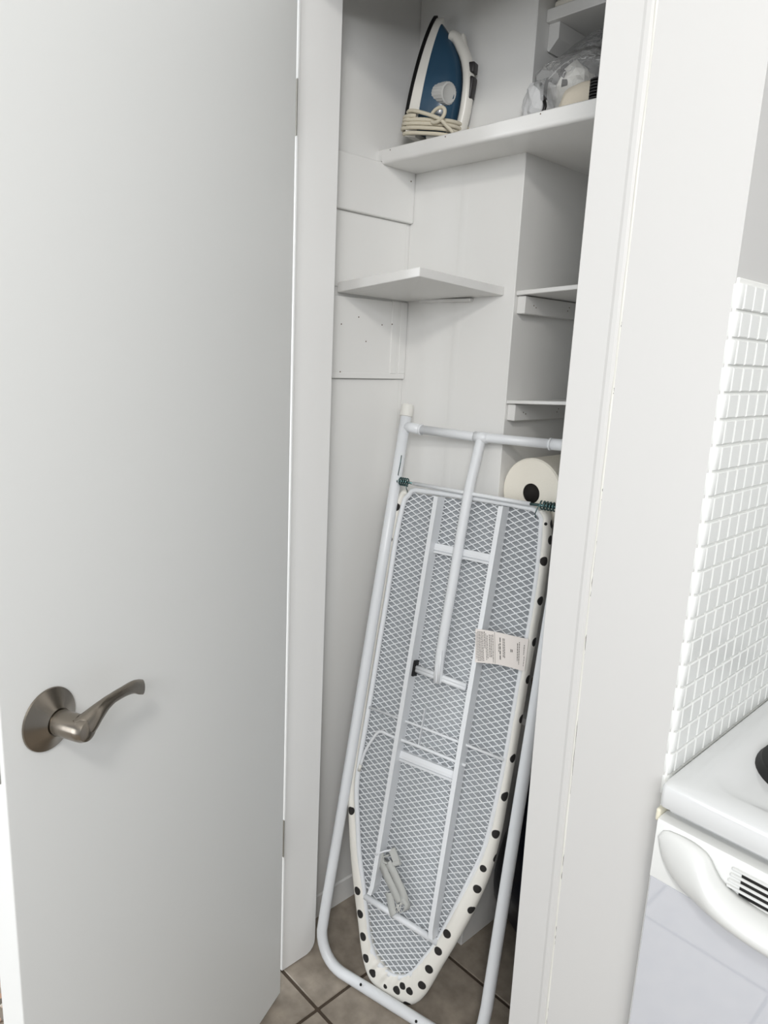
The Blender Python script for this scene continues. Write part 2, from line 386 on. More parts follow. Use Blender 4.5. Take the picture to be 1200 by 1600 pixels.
# ------------------------------------------------------------------ door, opened into the room, with lever handle
DH = Vector((0.0504, -0.0399, 0)); DV = Vector((0.4100, -0.9121, 0)).normalized(); DN = Vector((0.9121, 0.4100, 0)).normalized()
dm = frame_matrix(DH, DV, -DN, (0, 0, 1))         # x along the door from the hinge, y away through the thickness, z up
if dm.to_3x3().determinant() < 0: dm = frame_matrix(DH, DV, -DN, (0, 0, 1))
door = thing('door_1', 'white painted flush door standing open on the left of the closet', 'door', mw=dm); door['kind'] = 'structure'
del door['category']
bm = B(); box(bm, (0, 0, 0.010), (0.626, 0.0355, 1.988), 0.0016, 2); obj('door_slab', bm, M['door'], door)
Y = lambda d: -d                                   # distance out from the visible face
zc, xc = 0.9361, 0.5620
rm = frame_matrix((xc, 0, zc), (1, 0, 0), (0, 0, 1), (0, -1, 0))
bm = B(); lathe(bm, [(0.0380, 0.0), (0.0388, 0.0012), (0.0382, 0.0030), (0.0300, 0.0075), (0.0220, 0.0125), (0.0178, 0.0160), (0.0168, 0.0168), (0.0150, 0.0168)], 48, rm)
handle = obj('rosette', bm, M['nickel'], door, 'auto', label='round brushed nickel rosette of the lever handle')
bm = B(); lathe(bm, [(0.0142, 0.0155), (0.0142, 0.0180), (0.0155, 0.0184), (0.0155, 0.05), (0.0150, 0.056), (0.0128, 0.0612), (0.006, 0.0640)], 32, rm); obj('lever_neck', bm, M['nickel'], handle, 'auto')
path = [(0.002, 0.0500, 0.000), (-0.006, 0.0540, 0.0050), (-0.016, 0.0565, 0.0120), (-0.030, 0.0570, 0.0175), (-0.045, 0.0560, 0.0195), (-0.066, 0.0540, 0.0185), (-0.086, 0.0510, 0.0150), (-0.100, 0.0480, 0.0086), (-0.109, 0.0460, 0.0040)]
P = crom([(xc + a, Y(b), zc + c) for a, b, c in path], 5); n = len(P)
prof = [(0.0150, 0.0125), (0.0145, 0.0115), (0.0112, 0.0095), (0.0082, 0.0070), (0.0066, 0.0060), (0.0068, 0.0052), (0.0082, 0.0046), (0.0098, 0.0042), (0.0098, 0.0036)]
fl = []
for i in range(n):
    t = i / (n - 1) * (len(prof) - 1); a = int(min(t, len(prof) - 2)); k = t - a
    fl.append((prof[a][0] * (1 - k) + prof[a + 1][0] * k, prof[a][1] * (1 - k) + prof[a + 1][1] * k))
bm = B(); tube(bm, P, 1.0, 20, flat=fl, up=(0, 0, 1)); obj('lever', bm, M['nickel'], handle, True)
bm = B(); lathe(bm, [(0.0016, 0.0), (0.0016, 0.0004), (0.0005, 0.0005)], 10, frame_matrix((xc - 0.012, -0.0128, zc - 0.0185), (1, 0, 0), (0, 0, 1), (0, -1, 0))); obj('set_screw', bm, M['black'], handle)
bm = B(); box(bm, (0.6262, 0.006, 0.885), (0.6275, 0.030, 0.965), 0.0005, 1); obj('latch_plate', bm, M['hinge'], door, label='dark steel latch plate on the door edge')
for z in (1.785, 0.343):
    bm = B(); box(bm, (-0.0018, 0.004, z - 0.045), (-0.0004, 0.031, z + 0.045), 0.0004, 1)
    P0 = Vector((-0.011, 0.0375, z - 0.045)); tube(bm, [P0, P0 + Vector((0, 0, 0.09))], 0.0062, 14)
    hexa(bm, [(-0.012, 0.031, z - .044), (-0.001, 0.030, z - .044), (-0.001, 0.033, z - .044), (-0.012, 0.034, z - .044)], [(-0.012, 0.031, z + .044), (-0.001, 0.030, z + .044), (-0.001, 0.033, z + .044), (-0.012, 0.034, z + .044)])
    # jamb leaf, lying on the casing edge
    JL = [Vector(p) for p in ((0.0003, -0.0015, 0), (-0.028, -0.0015, 0), (-0.028, -0.0002, 0), (0.0003, -0.0002, 0))]
    iv = door.matrix_world.inverted()
    hexa(bm, [iv @ (p + Vector((0, 0, z - .045))) for p in JL], [iv @ (p + Vector((0, 0, z + .045))) for p in JL])
    obj('hinge', bm, M['hinge'], door, 'auto', label='grey steel hinge in the gap')

# ------------------------------------------------------------------ shelves
shelf = thing('closet_shelf', 'deep white top shelf across the closet, carrying the blue iron', 'shelf', (0.25, 0.30, 1.7605))
def loc(o, p): o.location = -Vector(p.location); return o
bm = B()
# nosing profile along the front, swept in x; board behind it
prof = [(0.2665, 1.7830), (0.2650, 1.7815), (0.2650, 1.7625), (0.2660, 1.7585), (0.2690, 1.7558), (0.2730, 1.7552), (0.3668, 1.7552), (0.3668, 1.7830)]
def prof_at(x, zlow): return [(x, y, max(z, zlow)) for y, z in prof]
loft(bm, [prof_at(-0.0806, 1.7612), prof_at(-0.0688, 1.7612)]); loft(bm, [prof_at(-0.0687, 0), prof_at(0.2176, 0)])
P2 = [(y if y < .36 else 0.799, z) for y, z in prof]
loft(bm, [[(x, y, z) for y, z in P2] for x in (0.2176, 0.6718)])
loc(obj('shelf_board', bm, M['trim'], shelf, 'auto'), shelf)
bm = B()
for x in (-0.045, 0.105, 0.318):
    bm = B(); lathe(bm, [(0.0012, 0), (0.0012, 0.0005), (0.0004, 0.0006)], 8, frame_matrix((x, 0.2652, 1.7785), (1, 0, 0), (0, 0, 1), (0, -1, 0)))
    loc(obj('nail_head', bm, M['card'], shelf), shelf)

cs = thing('corner_shelf', 'small tilted white corner shelf above the ironing board, chipped edges', 'shelf', (0.05, 0.30, 1.49))
bot = [(-0.0720, 0.1605, 1.494), (0.157, 0.162, 1.516), (0.1915, 0.3665, 1.4986), (-0.0720, 0.3665, 1.4915)]
top = [(x, y, z + 0.0165) for x, y, z in bot]; top[0] = (-0.0720, 0.1605, 1.5140)
bm = B(); hexa(bm, bot, top, 0.0015, 2); loc(obj('shelf_board', bm, M['trim'], cs), cs)
bm = B(); hexa(bm, [(-0.07, 0.19, 1.4935), (0.03, 0.19, 1.5035), (0.03, 0.197, 1.5025), (-0.07, 0.197, 1.4930)], [(-0.07, 0.19, 1.4950), (0.03, 0.19, 1.505), (0.03, 0.197, 1.504), (-0.07, 0.197, 1.4948)]); loc(obj('paint_ridge', bm, M['trim'], cs), cs)
bm = B(); box(bm, (-0.03, 0.3560, 1.4885), (0.115, 0.3667, 1.4945), 0.001, 1); loc(obj('caulk_bead', bm, M['trim'], cs), cs)

def recess_shelf(name, label, y0, z0, z1, th, cleat, group=None, y1=0.799):
    s = thing(name, label, 'shelf', (0.4, y0, z0))
    bm = B(); hexa(bm, [(0.2180, y0, z0 - th), (0.6715, y0, z1 - th), (0.6715, y1, z1 - th), (0.2180, y1, z0 - th)], [(0.2180, y0, z0), (0.6715, y0, z1), (0.6715, y1, z1), (0.2180, y1, z0)], 0.0012, 1)
    loc(obj('shelf_board', bm, M['trim'], s), s)
    if cleat:
        bm = B(); box(bm, (0.2178, y0 + 0.006, z0 - th - cleat), (0.2370, y1 - 0.01, z0 - th - 0.0005), 0.0012, 1)
        for yy in (0.03, 0.045, 0.12, 0.205):
            pass
        c = loc(obj('cleat', bm, M['trim'], s), s)
        for yy, zz in [(0.035, .5), (0.043, .6), (0.155, .55), (0.16, .35)]:
            bm = B(); lathe(bm, [(0.0012, 0), (0.0012, 0.0004), (0.0004, 0.0006)], 8, frame_matrix((0.2370, y0 + yy, z0 - th - cleat * zz), (0, 1, 0), (0, 0, 1), (1, 0, 0)))
            obj('nail_head', bm, M['card'], c)
    return s
recess_shelf('recess_shelf', 'upper of two small white shelves with wood cleat in the dim recess', 0.3715, 1.5075, 1.534, 0.0085, 0.034)
recess_shelf('recess_shelf', 'small white shelf in the recess directly above the paper towel roll', 0.3680, 1.2965, 1.325, 0.0068, 0.033)
recess_shelf('recess_shelf', 'recess shelf carrying the paper towel roll behind the ironing board', 0.3795, 1.046, 1.046, 0.016, 0.033)
recess_shelf('recess_shelf', 'low recess shelf carrying the brown cardboard box', 0.3900, 0.6315, 0.6315, 0.016, 0.033)
us = recess_shelf('high_shelf', 'highest white shelf in the closet above the plastic bag', 0.3940, 2.0005, 2.0005, 0.0210, 0)
bm = B(); prism(bm, [(0, 0), (0.023, 0), (0.023, -0.027), (0.004, -0.046), (0, -0.043)], 0, 0.25)
o = obj('cleat', bm, M['trim'], us); o.matrix_local = Matrix.Translation(Vector((0.2180, 0.405, 1.9792)) - us.location) @ frame_matrix((0, 0, 0), (1, 0, 0), (0, 0, 1), (0, -1, 0)) @ Matrix.Translation((0, 0, -0.25))

# ------------------------------------------------------------------ ironing board: folded, nose down, leaning in the closet
D_ = Vector((0.97278, 0.23175, 0)); UP = Vector((-0.0502, 0.2105, 0.9763)).normalized(); UP = (UP - D_ * UP.dot(D_)).normalized(); NB = UP.cross(D_)
O_ = Vector((0.1428, 0.1049, 0.0))
ib = thing('ironing_board', 'folded metal ironing board standing nose down in the closet, polka dot cover', 'ironing board', mw=frame_matrix(O_, D_, NB, UP))
ZO = 0.012 / UP.z                                  # local height offset of the traced plane
# the board is slightly twisted: its foot stands a little more turned than its top, which leans on the wall
O0 = Vector((0.1428, 0.1049, 0.012))
D1 = Vector((0.9863, 0.1650, 0)).normalized(); UP1 = Vector((-0.0315, 0.1882, 0.9816)).normalized(); NB1 = UP1.cross(D1)
IBI = ib.matrix_world.inverted()
def L(u, v, wv=0.0):
    a = O0 + D_ * u + UP * v - NB * wv
    u1 = -0.0013 + 1.0301 * u + 0.0010 * v - 0.0195 * u * v; v1 = 0.0040 + 0.0699 * u + 0.9975 * v - 0.0505 * u * v
    b = O0 + D1 * u1 + UP1 * v1 - NB1 * wv
    return IBI @ a.lerp(b, min(1.15, max(0.0, v / 1.1)))
def LB(u0, u1, v0, v1, w0, w1, bev=0.0):
    b = B(); hexa(b, [L(u0, v0, w0), L(u1, v0, w0), L(u1, v0, w1), L(u0, v0, w1)], [L(u0, v1, w0), L(u1, v1, w0), L(u1, v1, w1), L(u0, v1, w1)], bev); return b
RT_ = 0.0122
# U shaped leg
lp = [(-0.1200, 1.262, 0), (-0.1180, 0.9, 0), (-0.1165, 0.45, 0), (-0.1158, 0.16, 0.001), (-0.1150, 0.105, 0.002)]
bend = []
for k in range(1, 9):
    a = pi / 2 * k / 9; bend.append((-0.0450 - 0.0700 * cos(a), 0.075 + 0.004 - 0.0790 * sin(a) + 0.002, 0.003))
bot_ = [(-0.045, 0.002, 0.004), (0.08, 0.001, 0.004), (0.215, 0.001, 0.004)]
bend2 = [(0.2250 + 0.0700 * sin(pi / 2 * k / 9), 0.081 - 0.0790 * cos(pi / 2 * k / 9), 0.003) for k in range(1, 9)]
rp = [(0.2950, 0.105, 0.002), (0.2935, 0.16, 0.001), (0.2885, 0.45, 0), (0.2830, 0.9, 0), (0.2800, 1.262, 0)]
bm = B(); tube(bm, [L(*p) for p in lp + bend + bot_ + bend2 + rp], RT_, 16); ut = obj('leg_frame', bm, M['tube'], ib, True, label='white U-shaped tube leg resting on the floor')
for u in (-0.1201, 0.2800):
    bm = B(); lathe(bm, [(0.0128, 0), (0.0142, 0.001), (0.0145, 0.010), (0.0142, 0.022), (0.0125, 0.0265), (0.008, 0.0275)], 20, Matrix.Translation(L(u, 1.2535)))
    obj('end_cap', bm, M['cap'], ut, 'auto', label='ribbed white end cap')
for u, v in [(0.0147, 0.0045), (0.1572, -0.0005)]:
    bm = B(); lathe(bm, [(0.0030, 0), (0.0030, 0.0006), (0.001, 0.0008)], 12, frame_matrix(L(u, v + 0.006, 0.0152), (1, 0, 0), (0, -0.45, -0.9), (0, -0.9, 0.45))); obj('rivet_hole', bm, M['hole'], ut)
# crossbar with stub sleeves
bm = B()
tube(bm, [L(-0.119, 1.232), L(-0.0750, 1.2285)], 0.0112, 16); tube(bm, [L(-0.0765, 1.2285), L(-0.0735, 1.2284)], 0.0122, 16)
tube(bm, [L(-0.0760, 1.2285), L(0.05, 1.2265), L(0.2260, 1.2290)], 0.0097, 16)
tube(bm, [L(0.2240, 1.2290), L(0.2280, 1.2290)], 0.0122, 16); tube(bm, [L(0.2260, 1.2290), L(0.280, 1.2300)], 0.0112, 16)
tube(bm, [L(0.0590, 1.2264), L(0.0900, 1.2264)], 0.0112, 16)
obj('crossbar', bm, M['tube'], ib, True)
# single centre tube ending in a flattened foot on the slider bar
tt = [(0.0745, 1.226, 0), (0.0728, 1.205, 0), (0.0700, 1.160, 0.001), (0.0675, 1.111, 0.002), (0.0668, 1.02, 0.003), (0.0668, 0.92, 0.003), (0.0662, 0.85, 0.003), (0.0655, 0.775, 0.002), (0.0660, 0.745, 0.001), (0.0675, 0.725, 0.0), (0.0685, 0.702, -0.001)]
P = crom([L(*p) for p in tt], 4); n = len(P)
bm = B(); tube(bm, P, [0.0106] * n, 16, flat=[(1, 1)] * (n - 12) + [(1 - 0.35 * k / 11, 1 - .15 * k / 11) for k in range(12)], up=(0, -1, 0)); ctube = obj('centre_leg', bm, M['tube'], ib, True)
bm = B()
for s in (-1, 1):
    tube(bm, [L(0.0662 + s * 0.0042, 0.775, 0.009), L(0.0685 + s * 0.0042, 0.703, 0.0055)], 0.0030, 8)
obj('crimped_end', bm, M['tube'], ctube, True)
bm = B()
for dv in (-0.0034, 0.0034): tube(bm, [L(0.010, 0.7165 + dv, -0.004), L(0.1330, 0.7107 + dv, -0.004)], 0.0048, 10)
sl = obj('slider_bar', bm, M['tube'], ib, True)
bm = LB(0.0040, 0.0105, 0.6995, 0.7345, -0.012, 0.004, 0.0015); obj('slider_block', bm, M['black'], sl, label='black plastic slider block')
# board outline (underside) and cover edge
INNER = [(-0.083, 1.0805), (-0.0923, 1.0675), (-0.0972, 1.0228), (-0.0966, 0.9539), (-0.0948, 0.8469), (-0.0947, 0.7506), (-0.0940, 0.6397), (-0.0940, 0.5427), (-0.0945, 0.4717), (-0.0893, 0.4026), (-0.0743, 0.3401), (-0.0542, 0.266), (-0.0276, 0.1942), (-0.0088, 0.1347), (0.0035, 0.0992), (0.0246, 0.0684), (0.0433, 0.0565), (0.0657, 0.0506), (0.0866, 0.0541), (0.1069, 0.0668), (0.1247, 0.0916), (0.1409, 0.1267), (0.1567, 0.1626), (0.1756, 0.2206), (0.2055, 0.321), (0.2174, 0.367), (0.2270, 0.4164), (0.2325, 0.493), (0.2355, 0.5699), (0.2360, 0.6363), (0.2360, 0.7028), (0.2360, 0.7689), (0.2368, 0.8225), (0.2371, 0.9279), (0.2319, 1.0095), (0.2267, 1.061), (0.2245, 1.0803), (0.2143, 1.0918)]
OUTER = [(-0.1013, 1.0959), (-0.1127, 1.0839), (-0.1203, 1.0518), (-0.1250, 0.9512), (-0.1260, 0.8387), (-0.1260, 0.7415), (-0.1255, 0.6291), (-0.123, 0.5318), (-0.1207, 0.4614), (-0.1168, 0.3914), (-0.1021, 0.3273), (-0.0838, 0.259), (-0.0597, 0.1834), (-0.0326, 0.1104), (-0.0166, 0.0658), (-0.0011, 0.0318), (0.0164, 0.0092), (0.0399, -0.001), (0.0734, -0.003), (0.1113, -0.000), (0.1334, 0.012), (0.1553, 0.0464), (0.1807, 0.1172), (0.2025, 0.1782), (0.2293, 0.2652), (0.2500, 0.3483), (0.2575, 0.4269), (0.2585, 0.5016), (0.2588, 0.5763), (0.2586, 0.642), (0.2585, 0.7092), (0.2580, 0.7745), (0.2578, 0.8363), (0.2581, 0.9127), (0.256, 1.0142), (0.2508, 1.0654), (0.2447, 1.0918), (0.2348, 1.1019)]
KI = [.42] * 10 + [.36, .26, .12, .03] + [0] * 7 + [.02, .05, .10, .16, .22, .30, .34] + [.38] * 10
KK = 6
inn = [Vector((a, b, 0)) for a, b in INNER]; outr = [Vector((a, b, 0)) for a, b in OUTER]
inn = crom(inn, KK); outr = crom(outr, KK); kin = [p.x for p in crom([(k, 0, 0) for k in KI], KK)]
WO = -0.0125
rnd = random.Random(5)
bm = B(); rings = []
for i, (a, b) in enumerate(zip(inn, outr)):
    a2 = a.lerp(b, kin[i]); dirv = (b - a).normalized()
    sh = 0.0035 * max(0.0, dirv.x); o2 = b - Vector((sh, 0, 0))
    wr = max(0, 1 - a.y / 0.15) * (0.0030 * sin(i * 1.7) + 0.0022 * sin(i * 0.83 + 1)) + 0.0006 * sin(i * 0.9)
    prof = [(-0.02, -0.0065 + wr), (0.05, 0.0005 + wr), (0.3, 0.0015 + wr * .7), (0.65, 0.0 + wr * .3), (0.86, -0.0030), (0.96, -0.0080), (1.0, -0.0130), (1.0, -0.0165), (0.96, -0.0190), (0.8, -0.0205), (0.4, -0.0210), (0, -0.0210)]
    wig = rnd.uniform(-.0026, .0016) * max(0, 1 - a.y / 0.14)
    rings.append([L((a2.x * (1 - g) + o2.x * g) + dirv.x * wig * (g < .1), (a2.y * (1 - g) + o2.y * g) + dirv.y * wig * (g < .1), WO + 0.006 + q) for g, q in prof])
loft(bm, rings); cover = obj('cover', bm, M['dots'], ib, True, label='off-white cotton cover edge with black polka dots')
# pad backing seen through the mesh
poly = [a.lerp(b, 0.55) for a, b in zip(inn[::2], outr[::2])]
bm = B(); hexa(bm, [L(p.x, p.y, WO - 0.0155) for p in poly], [L(p.x, p.y, WO - 0.0110) for p in poly]); obj('pad', bm, M['pad'], ib, label='grey pad seen through the metal mesh')
# frame tube
fr = [a + (b - a).normalized() * 0.0045 for a, b in zip(inn, outr)]
topbar = [(0.2085, 1.0988, 0), (0.15, 1.1005, 0), (0.0738, 1.1005, 0), (0.0, 1.0998, 0), (-0.070, 1.0975, 0), (-0.0800, 1.0945, 0)]
loopp = [L(p.x, p.y, WO) for p in fr] + [L(a, b, WO + 0.001) for a, b, c in topbar]
bm = B(); tube(bm, loopp, 0.0058, 10, closed=True, up=(0, -1, 0)); obj('rim_tube', bm, M['tube'], ib, True)
# expanded metal mesh clipped to the outline
polyc = [(p.x, p.y) for p in fr[::3]] + [(0.2143, 1.098), (-0.08, 1.096)]
def clip(p, d):
    ts = []
    for k in range(len(polyc)):
        (x1, y1), (x2, y2) = polyc[k], polyc[(k + 1) % len(polyc)]
        ex, ey = x2 - x1, y2 - y1; den = d[0] * ey - d[1] * ex
        if abs(den) < 1e-12: continue
        t = ((x1 - p[0]) * ey - (y1 - p[1]) * ex) / den; s = ((x1 - p[0]) * d[1] - (y1 - p[1]) * d[0]) / den
        if 0 <= s < 1: ts.append(t)
    ts.sort(); return [(ts[k], ts[k + 1]) for k in range(0, len(ts) - 1, 2)]
bm = B()
for sgn, off in ((1, 0.0), (-1, 0.0)):
    d = Vector((0.0122, 0.00665 * sgn)).normalized(); nrm = Vector((-d.y, d.x))
    for k in range(-30, 130):
        p = (0.072, k * 0.0133)
        for t0, t1 in clip(p, d):
            if t1 - t0 < 0.002: continue
            w_ = 0.00092; z0, z1 = WO - 0.0052, WO - 0.0036
            if sgn < 0: z0 += 0.0004; z1 += 0.0004
            a = Vector(p) + d * t0; b = Vector(p) + d * t1
            q = [a + nrm * w_, a - nrm * w_, b - nrm * w_, b + nrm * w_]
            hexa(bm, [L(v.x, v.y, z0) for v in q], [L(v.x, v.y, z1) for v in q])
obj('mesh_panel', bm, M['mesh'], ib, kind='stuff', label='white diamond expanded-metal mesh')
# rails (channels) and cross pieces
def rail(pts, w0, w1, half):
    bm = B(); rings = []
    for u, v in pts:
        rings.append([L(u - half, v, w1), L(u + half, v, w1), L(u + half, v, w1 - 0.0016), L(u + half - 0.0004, v, w0), L(u - half + 0.0004, v, w0), L(u - half, v, w1 - 0.0016)])
    loft(bm, rings); return obj('rail', bm, M['tube'], ib)
rail([(-0.0015, 1.092), (0.0005, 0.6), (0.0010, 0.225), (-0.003, 0.205)], WO - 0.004, 0.0135, 0.0050)
rail([(0.1500, 1.094), (0.1498, 0.6), (0.1535, 0.20), (0.1570, 0.182)], WO - 0.004, 0.0135, 0.0050)
for v0, hh in ((0.982, 0.0105), (0.5188, 0.0115)):
    bm = B()
    rings = []
    for u in (0.0045, 0.1450):
        rings.append([L(u, v0 + hh, -0.016), L(u, v0 + hh, -0.006), L(u, v0 + hh * .2, -0.004), L(u, v0 - hh * .35, -0.004), L(u, v0 - hh * .4, -0.0075), L(u, v0 - hh * .5, -0.0075), L(u, v0 - hh * .55, -0.004), L(u, v0 - hh, -0.005), L(u, v0 - hh, -0.016)])
    loft(bm, rings); obj('cross_piece', bm, M['tube'], ib)
bm = B(); tube(bm, [L(-0.0235, 0.1842, -0.008), L(0.165, 0.1690, -0.008)], 0.0072, 14); obj('nose_bar', bm, M['tube'], ib, True)
# rod with springs
bm = B(); tube(bm, [L(-0.0730, 1.1112, 0), L(0.0770, 1.1088, 0), L(0.205, 1.1075, 0)], 0.0042, 12); rod = obj('hinge_rod', bm, M['tube'], ib, True)
bm = B(); tube(bm, [L(-0.118, 1.1118), L(-0.070, 1.1112)], 0.0026, 10); obj('rod_pin', bm, M['spring'], rod, True, label='dark steel pin')
bm = B(); tube(bm, [L(0.2, 1.0880 + 0.0196), L(0.280, 1.1095)], 0.0030, 10); obj('rod_pin', bm, M['spring'], rod, True, label='dark steel pin')
for u0, u1, hk in ((-0.112, -0.086, -1), (0.2275, 0.256, 1)):
    P = []; turns = 4.5
    vv = 1.1115 if hk < 0 else 1.1090
    for k in range(91):
        t = k / 90; a = 2 * pi * turns * t
        P.append(L(u0 + (u1 - u0) * t, vv + 0.0080 * cos(a), 0.0080 * sin(a)))
    bm = B(); tube(bm, P, 0.0017, 8)
    if hk < 0:
        tube(bm, [P[0], L(-0.1085, 1.125, 0.010), L(-0.1060, 1.150, 0.012), L(-0.1065, 1.168, 0.0122)], 0.0010, 6); tube(bm, [P[-1], L(-0.0862, 1.100, 0.004), L(-0.0855, 1.090, -0.004)], 0.0010, 6)
    else:
        tube(bm, [P[0], L(0.2230, 1.100, 0.006), L(0.2190, 1.090, 0.002), L(0.2205, 1.082, -0.003)], 0.0011, 6)
    obj('coil_spring', bm, M['spring'], rod, True, label='dark green-grey coil spring')
# wire lock inside
bm = B(); tube(bm, crom([L(-0.0890, 0.4658, -0.004), L(-0.0819, 0.501, -0.003), L(-0.0674, 0.534, -0.002), L(-0.0525, 0.5551, -0.002), L(-0.020, 0.5549, -0.002), L(0.0465, 0.5553, -0.002), L(0.1414, 0.5535, -0.002), L(0.1630, 0.5530, -0.002)], 5), 0.0035, 10); wl = obj('lock_wire', bm, M['tube'], ib, True)
bm = B(); tube(bm, [L(-0.089, 0.4665, -0.004), L(-0.0925, 0.4500, -0.006)], 0.0038, 10); obj('wire_tip', bm, M['cap'], wl, True)
bm = B(); tube(bm, [L(-0.0925, 0.598, -0.006), L(0.0551, 0.596, -0.006), L(0.2387, 0.5908, -0.006)], 0.0030, 8); obj('lock_wire', bm, M['tube'], ib, True)
bm = B(); hexa(bm, [L(0.0460, 0.5525, -0.006), L(0.0475, 0.5525, 0.001), L(0.0490, 0.5525, 0.001), L(0.0475, 0.5525, -0.010)], [L(0.0470, 0.640, -0.006), L(0.0485, 0.640, 0.001), L(0.0500, 0.640, 0.001), L(0.0485, 0.640, -0.010)]); obj('lock_tab', bm, M['tube'], ib)
# elastic strap tied round the left rail
SD = (0.75, 0, 0.66)
bm = B()
ribbon(bm, [L(0.000, 0.300, 0.002), L(0.0083, 0.2788, 0.002), L(0.0251, 0.2577, 0.001), L(0.0417, 0.2398, 0.0), L(0.0564, 0.2238, -0.001), L(0.0660, 0.2140, -0.002)], 0.0185, 0.0020, (0.75, 0, 0.66))
ribbon(bm, [L(0.0240, 0.2860, 0.002), L(0.0388, 0.2758, 0.003), L(0.0553, 0.2579, 0.003), L(0.0701, 0.2408, 0.002), L(0.0769, 0.2277, 0.001), L(0.0774, 0.2140, -0.001)], 0.0185, 0.0020, (0.75, 0, 0.66))
ribbon(bm, [L(0.0371, 0.2215, -0.002), L(0.0458, 0.2045, -0.001), L(0.0541, 0.1890, 0.001), L(0.060, 0.184, 0.002)], 0.0185, 0.0020, (0.8, 0, 0.6))
ribbon(bm, [L(0.0759, 0.2280, 0.001), L(0.0850, 0.2186, 0.0), L(0.0845, 0.2062, -0.001), L(0.0740, 0.1958, -0.002)], 0.0125, 0.0018, (0.6, 0.6, 0.4))
ribbon(bm, [L(0.0240, 0.2850, 0.003), L(0.0150, 0.2863, 0.004), L(0.0141, 0.2962, 0.004), L(0.0243, 0.3035, 0.003)], 0.0085, 0.0016, (0, 1, 0.2))
strap = obj('strap', bm, M['strap'], ib, True, label='grey elastic strap tied round the left rail')
bm = B(); tube(bm, [L(-0.002, 0.2975, 0.015), L(0.0144, 0.3096, 0.008), L(0.0270, 0.3165, 0.004)], 0.0022, 8); obj('strap_loop', bm, M['tube'], strap, True)
bm = B(); ribbon(bm, [L(0.0287, 0.3200, 0.004), L(0.0399, 0.3059, 0.004), L(0.0500, 0.2915, 0.003)], 0.0175, 0.0030, SD); obj('buckle', bm, M['strap'], strap)
bm = B(); ribbon(bm, [L(0.0440, 0.2985, 0.0065), L(0.0480, 0.2930, 0.0065)], 0.0190, 0.0016, SD); obj('buckle_bar', bm, M['strap'], strap)
bm = B(); rr = random.Random(2)
for k in range(7):
    a = L(0.066 + rr.uniform(-.004, .006), 0.214 + rr.uniform(-.004, .002), 0.001); tube(bm, crom([a, a + Vector((rr.uniform(-.006, .006), -0.003, -0.008)), a + Vector((rr.uniform(-.008, .008), -0.002, rr.uniform(-.02, -.012)))], 4), 0.0005, 5)
obj('frayed_threads', bm, M['cap'], strap, kind='stuff')
# sewn-in care label
LT = [L(0.1420, 0.8395, 0.0170), L(0.1600, 0.8420, 0.0160), L(0.1893, 0.8428, 0.0080), L(0.2156, 0.8425, 0.0020), L(0.2480, 0.8430, -0.0030)]
LB = [L(0.1535, 0.7725, 0.0170), L(0.1740, 0.7760, 0.0140), L(0.2010, 0.7788, 0.0060), L(0.2273, 0.7785, 0.0000), L(0.2510, 0.7775, -0.0030)]
lt, lb = crom(LT, 8), crom(LB, 8); nl = len(lt)
def lab(s, t, lift=0.0):
    x = s * (nl - 1); i = min(int(x), nl - 2); k = x - i
    return (lt[i].lerp(lt[i + 1], k)).lerp(lb[i].lerp(lb[i + 1], k), t) + Vector((0, -lift, 0))
bm = B(); loft(bm, [[lab(i / 32, j / 8) for j in range(9)] for i in range(33)], cap=False, closed=False)
lo = obj('care_label', bm, M['label'], ib, True, label='creased white care label with small sideways print')
bm = B(); rr = random.Random(11)
def dash(s, t0, t1, w_):
    n = 3
    pts = [(lab(s - w_, t0 + (t1 - t0) * k / n, .0004), lab(s + w_, t0 + (t1 - t0) * k / n, .0004)) for k in range(n + 1)]
    vs = [(bm.verts.new(a), bm.verts.new(b)) for a, b in pts]
    for (a, b), (c, d) in zip(vs, vs[1:]): bm.faces.new([a, b, d, c])
def line(s, t0, t1, w_, word=(0.03, 0.09), gap=0.014):
    t = t0
    while t < t1 - 0.01:
        e = min(t1, t + rr.uniform(*word)); dash(s, t, e, w_); t = e + gap
for s in (0.045, 0.07): line(s, 0.1, 0.9, 0.0045)
for s in (0.10, 0.125, 0.15, 0.175, 0.20, 0.225): line(s, 0.06, 0.95, 0.0055)
line(0.258, 0.05, 0.55, 0.007); line(0.285, 0.1, 0.9, 0.005); line(0.31, 0.15, 0.85, 0.005)
for s in (0.345, 0.372): line(s, 0.12, 0.8, 0.006)
line(0.40, 0.1, 0.95, 0.005); line(0.43, 0.02, 0.98, 0.0025, (0.3, 0.4), 0.004)
line(0.52, 0.15, 0.85, 0.009, (0.06, 0.14), 0.03); line(0.495, 0.35, 0.6, 0.005); line(0.575, 0.15, 0.75, 0.006); line(0.60, 0.15, 0.75, 0.006)
line(0.72, 0.43, 0.52, 0.007); line(0.745, 0.43, 0.52, 0.007)
line(0.83, 0.2, 0.75, 0.006); line(0.855, 0.15, 0.85, 0.005); line(0.93, 0.2, 0.5, 0.005); line(0.945, 0.55, 0.85, 0.005)
obj('printed_text', bm, M['ink'], lo, kind='stuff')

